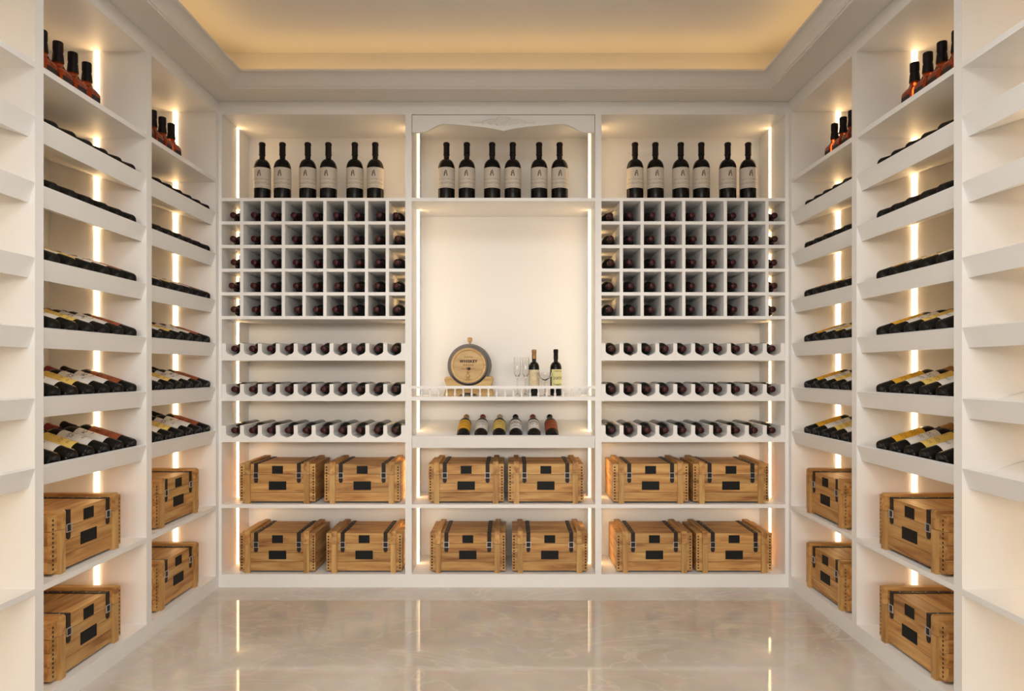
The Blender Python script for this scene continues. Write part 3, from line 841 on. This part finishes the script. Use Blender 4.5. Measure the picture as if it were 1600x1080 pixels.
orn.prism([(-.010, -.0235), (-.010, -.0115), (-.004, -.0105), (.004, -.0105), (.004, -.0125), (-.007, -.0135), (-.007, -.0215), (.004, -.0225), (.004, -.0245)], .0052, .0058, 1)
orn.prism([(.004 + .008 * math.cos(a), -.0175 + .0075 * math.sin(a)) for a in [math.pi * 2 * k / 16 for k in range(16)]], .0052, .0058, 1)
orn.obj('printed_ornament', INK, br)

stt = thing('barrel_stand', 'pale wooden cradle stand under the whiskey barrel', 'stand', (BX, YB0, SZ))
za = ZA - SZ
def cradle(y0, y1, name, t):
    m = MB(); top = .104; r = rad(t) + .0042
    L = [(-.134, 0), (-.121, .045), (-.119, .058), (-.128, .080), (-.130, .092), (-.121, .104)]
    xa = math.sqrt(max(r * r - (za - top) ** 2, .0004))
    a = math.atan2(top - za, -xa); a2 = math.atan2(top - za, xa)
    arc = [(r * math.cos(q), za + r * math.sin(q)) for q in [-math.pi - (-math.pi - a) + 0 if False else a + (a2 - a) * k / 24 for k in range(25)]]
    # bottom arch
    arch = [(.050 * math.cos(q), .018 * math.sin(q)) for q in [math.pi * k / 14 for k in range(15)]]
    up = L + arc + [(-x, z) for x, z in reversed(L)]
    poly = up + arch
    m.prism(poly, y0, y1, 1)
    return m.obj(name, STANDW, stt)
cradle(.012, .034, 'cradle_board', .14)
cradle(Lb - .034, Lb - .012, 'cradle_board', .86)
for s in (-1, 1): MB().box(s * .085 - .012, s * .085 + .012, .034, Lb - .034, .012, .030).obj('stretcher', STANDW, stt)

# ------------------------------------------------------------------ glasses and bottles on the railed shelf
def at(px, Y): return (px - 800) / F * Y
def glass_obj(name, label, prof, loc, group):
    o = MB().lathe(prof, 28, True).obj(name, CLEAR, None, True, 40); o.location = loc
    return tag(o, label, 'glass', group)
def flute(label, loc):
    H = .208
    outer = [(.0005, 0), (.030, 0), (.030, .0018), (.012, .005), (.0042, .012), (.0034, .06), (.0036, .094), (.009, .104), (.0175, .118), (.0198, .15), (.0195, H)]
    inner = [(.0184, H), (.0187, .15), (.0164, .120), (.0075, .107), (.0005, .104)]
    return glass_obj('champagne_flute', label, outer + inner, loc, 'champagne flutes')
YG = 3.44 * K
flute('clear champagne flute farther from the gold capped bottle, left of its twin', (at(808.3, YG), YG, SZ + .0003))
flute('clear champagne flute right beside the gold capped bottle', (at(821.2, YG + .005), YG + .005, SZ + .0003))
co = [(.0005, 0), (.032, 0), (.032, .0018), (.012, .005), (.004, .012), (.0032, .05), (.0036, .082), (.012, .087), (.028, .098), (.039, .112), (.042, .126)]
ci = [(.0409, .126), (.0379, .113), (.0270, .0995), (.011, .0885), (.0005, .0865)]
glass_obj('coupe_glass', 'clear shallow coupe glass between the two standing bottles', co + ci, (at(851.5, 3.40 * K), 3.40 * K, SZ + .0003), None)
YD = 3.475 * K
b1 = wine_bottle('wine_bottle', 'standing wine bottle with orange gold capsule and ivory label beside the flutes', .0285, .2505, .0112, .150, .184, .200, GLASSG, CAPTAN, (.048, .141, R_(80), LB_DECO1))
b1.location = (at(834.5, YD), YD, SZ + .0003); b1.rotation_euler = (0, 0, R_(4))
b2 = wine_bottle('wine_bottle', 'standing wine bottle with black capsule and pale yellow label beside the coupe glass', .0310, .2520, .0112, .150, .184, .200, GLASSK, CAPBLK, (.048, .143, R_(75), LB_DECO2))
b2.location = (at(868.5, YD), YD, SZ + .0003); b2.rotation_euler = (0, 0, R_(24))

# ------------------------------------------------------------------ put the origin of each fitted unit at its own base
bpy.context.view_layer.update()
for o in list(SC.objects):
    if o.type == 'EMPTY' and o.parent is None and o.name.startswith(('wine_cabinet', 'display_cabinet', 'led_strip')):
        pts = [c.location + v.co for c in o.children if c.type == 'MESH' for v in c.data.vertices]
        base = Vector(((min(p.x for p in pts) + max(p.x for p in pts)) / 2, (min(p.y for p in pts) + max(p.y for p in pts)) / 2, min(p.z for p in pts)))
        o.location = base
        for c in o.children: c.location = c.location - base
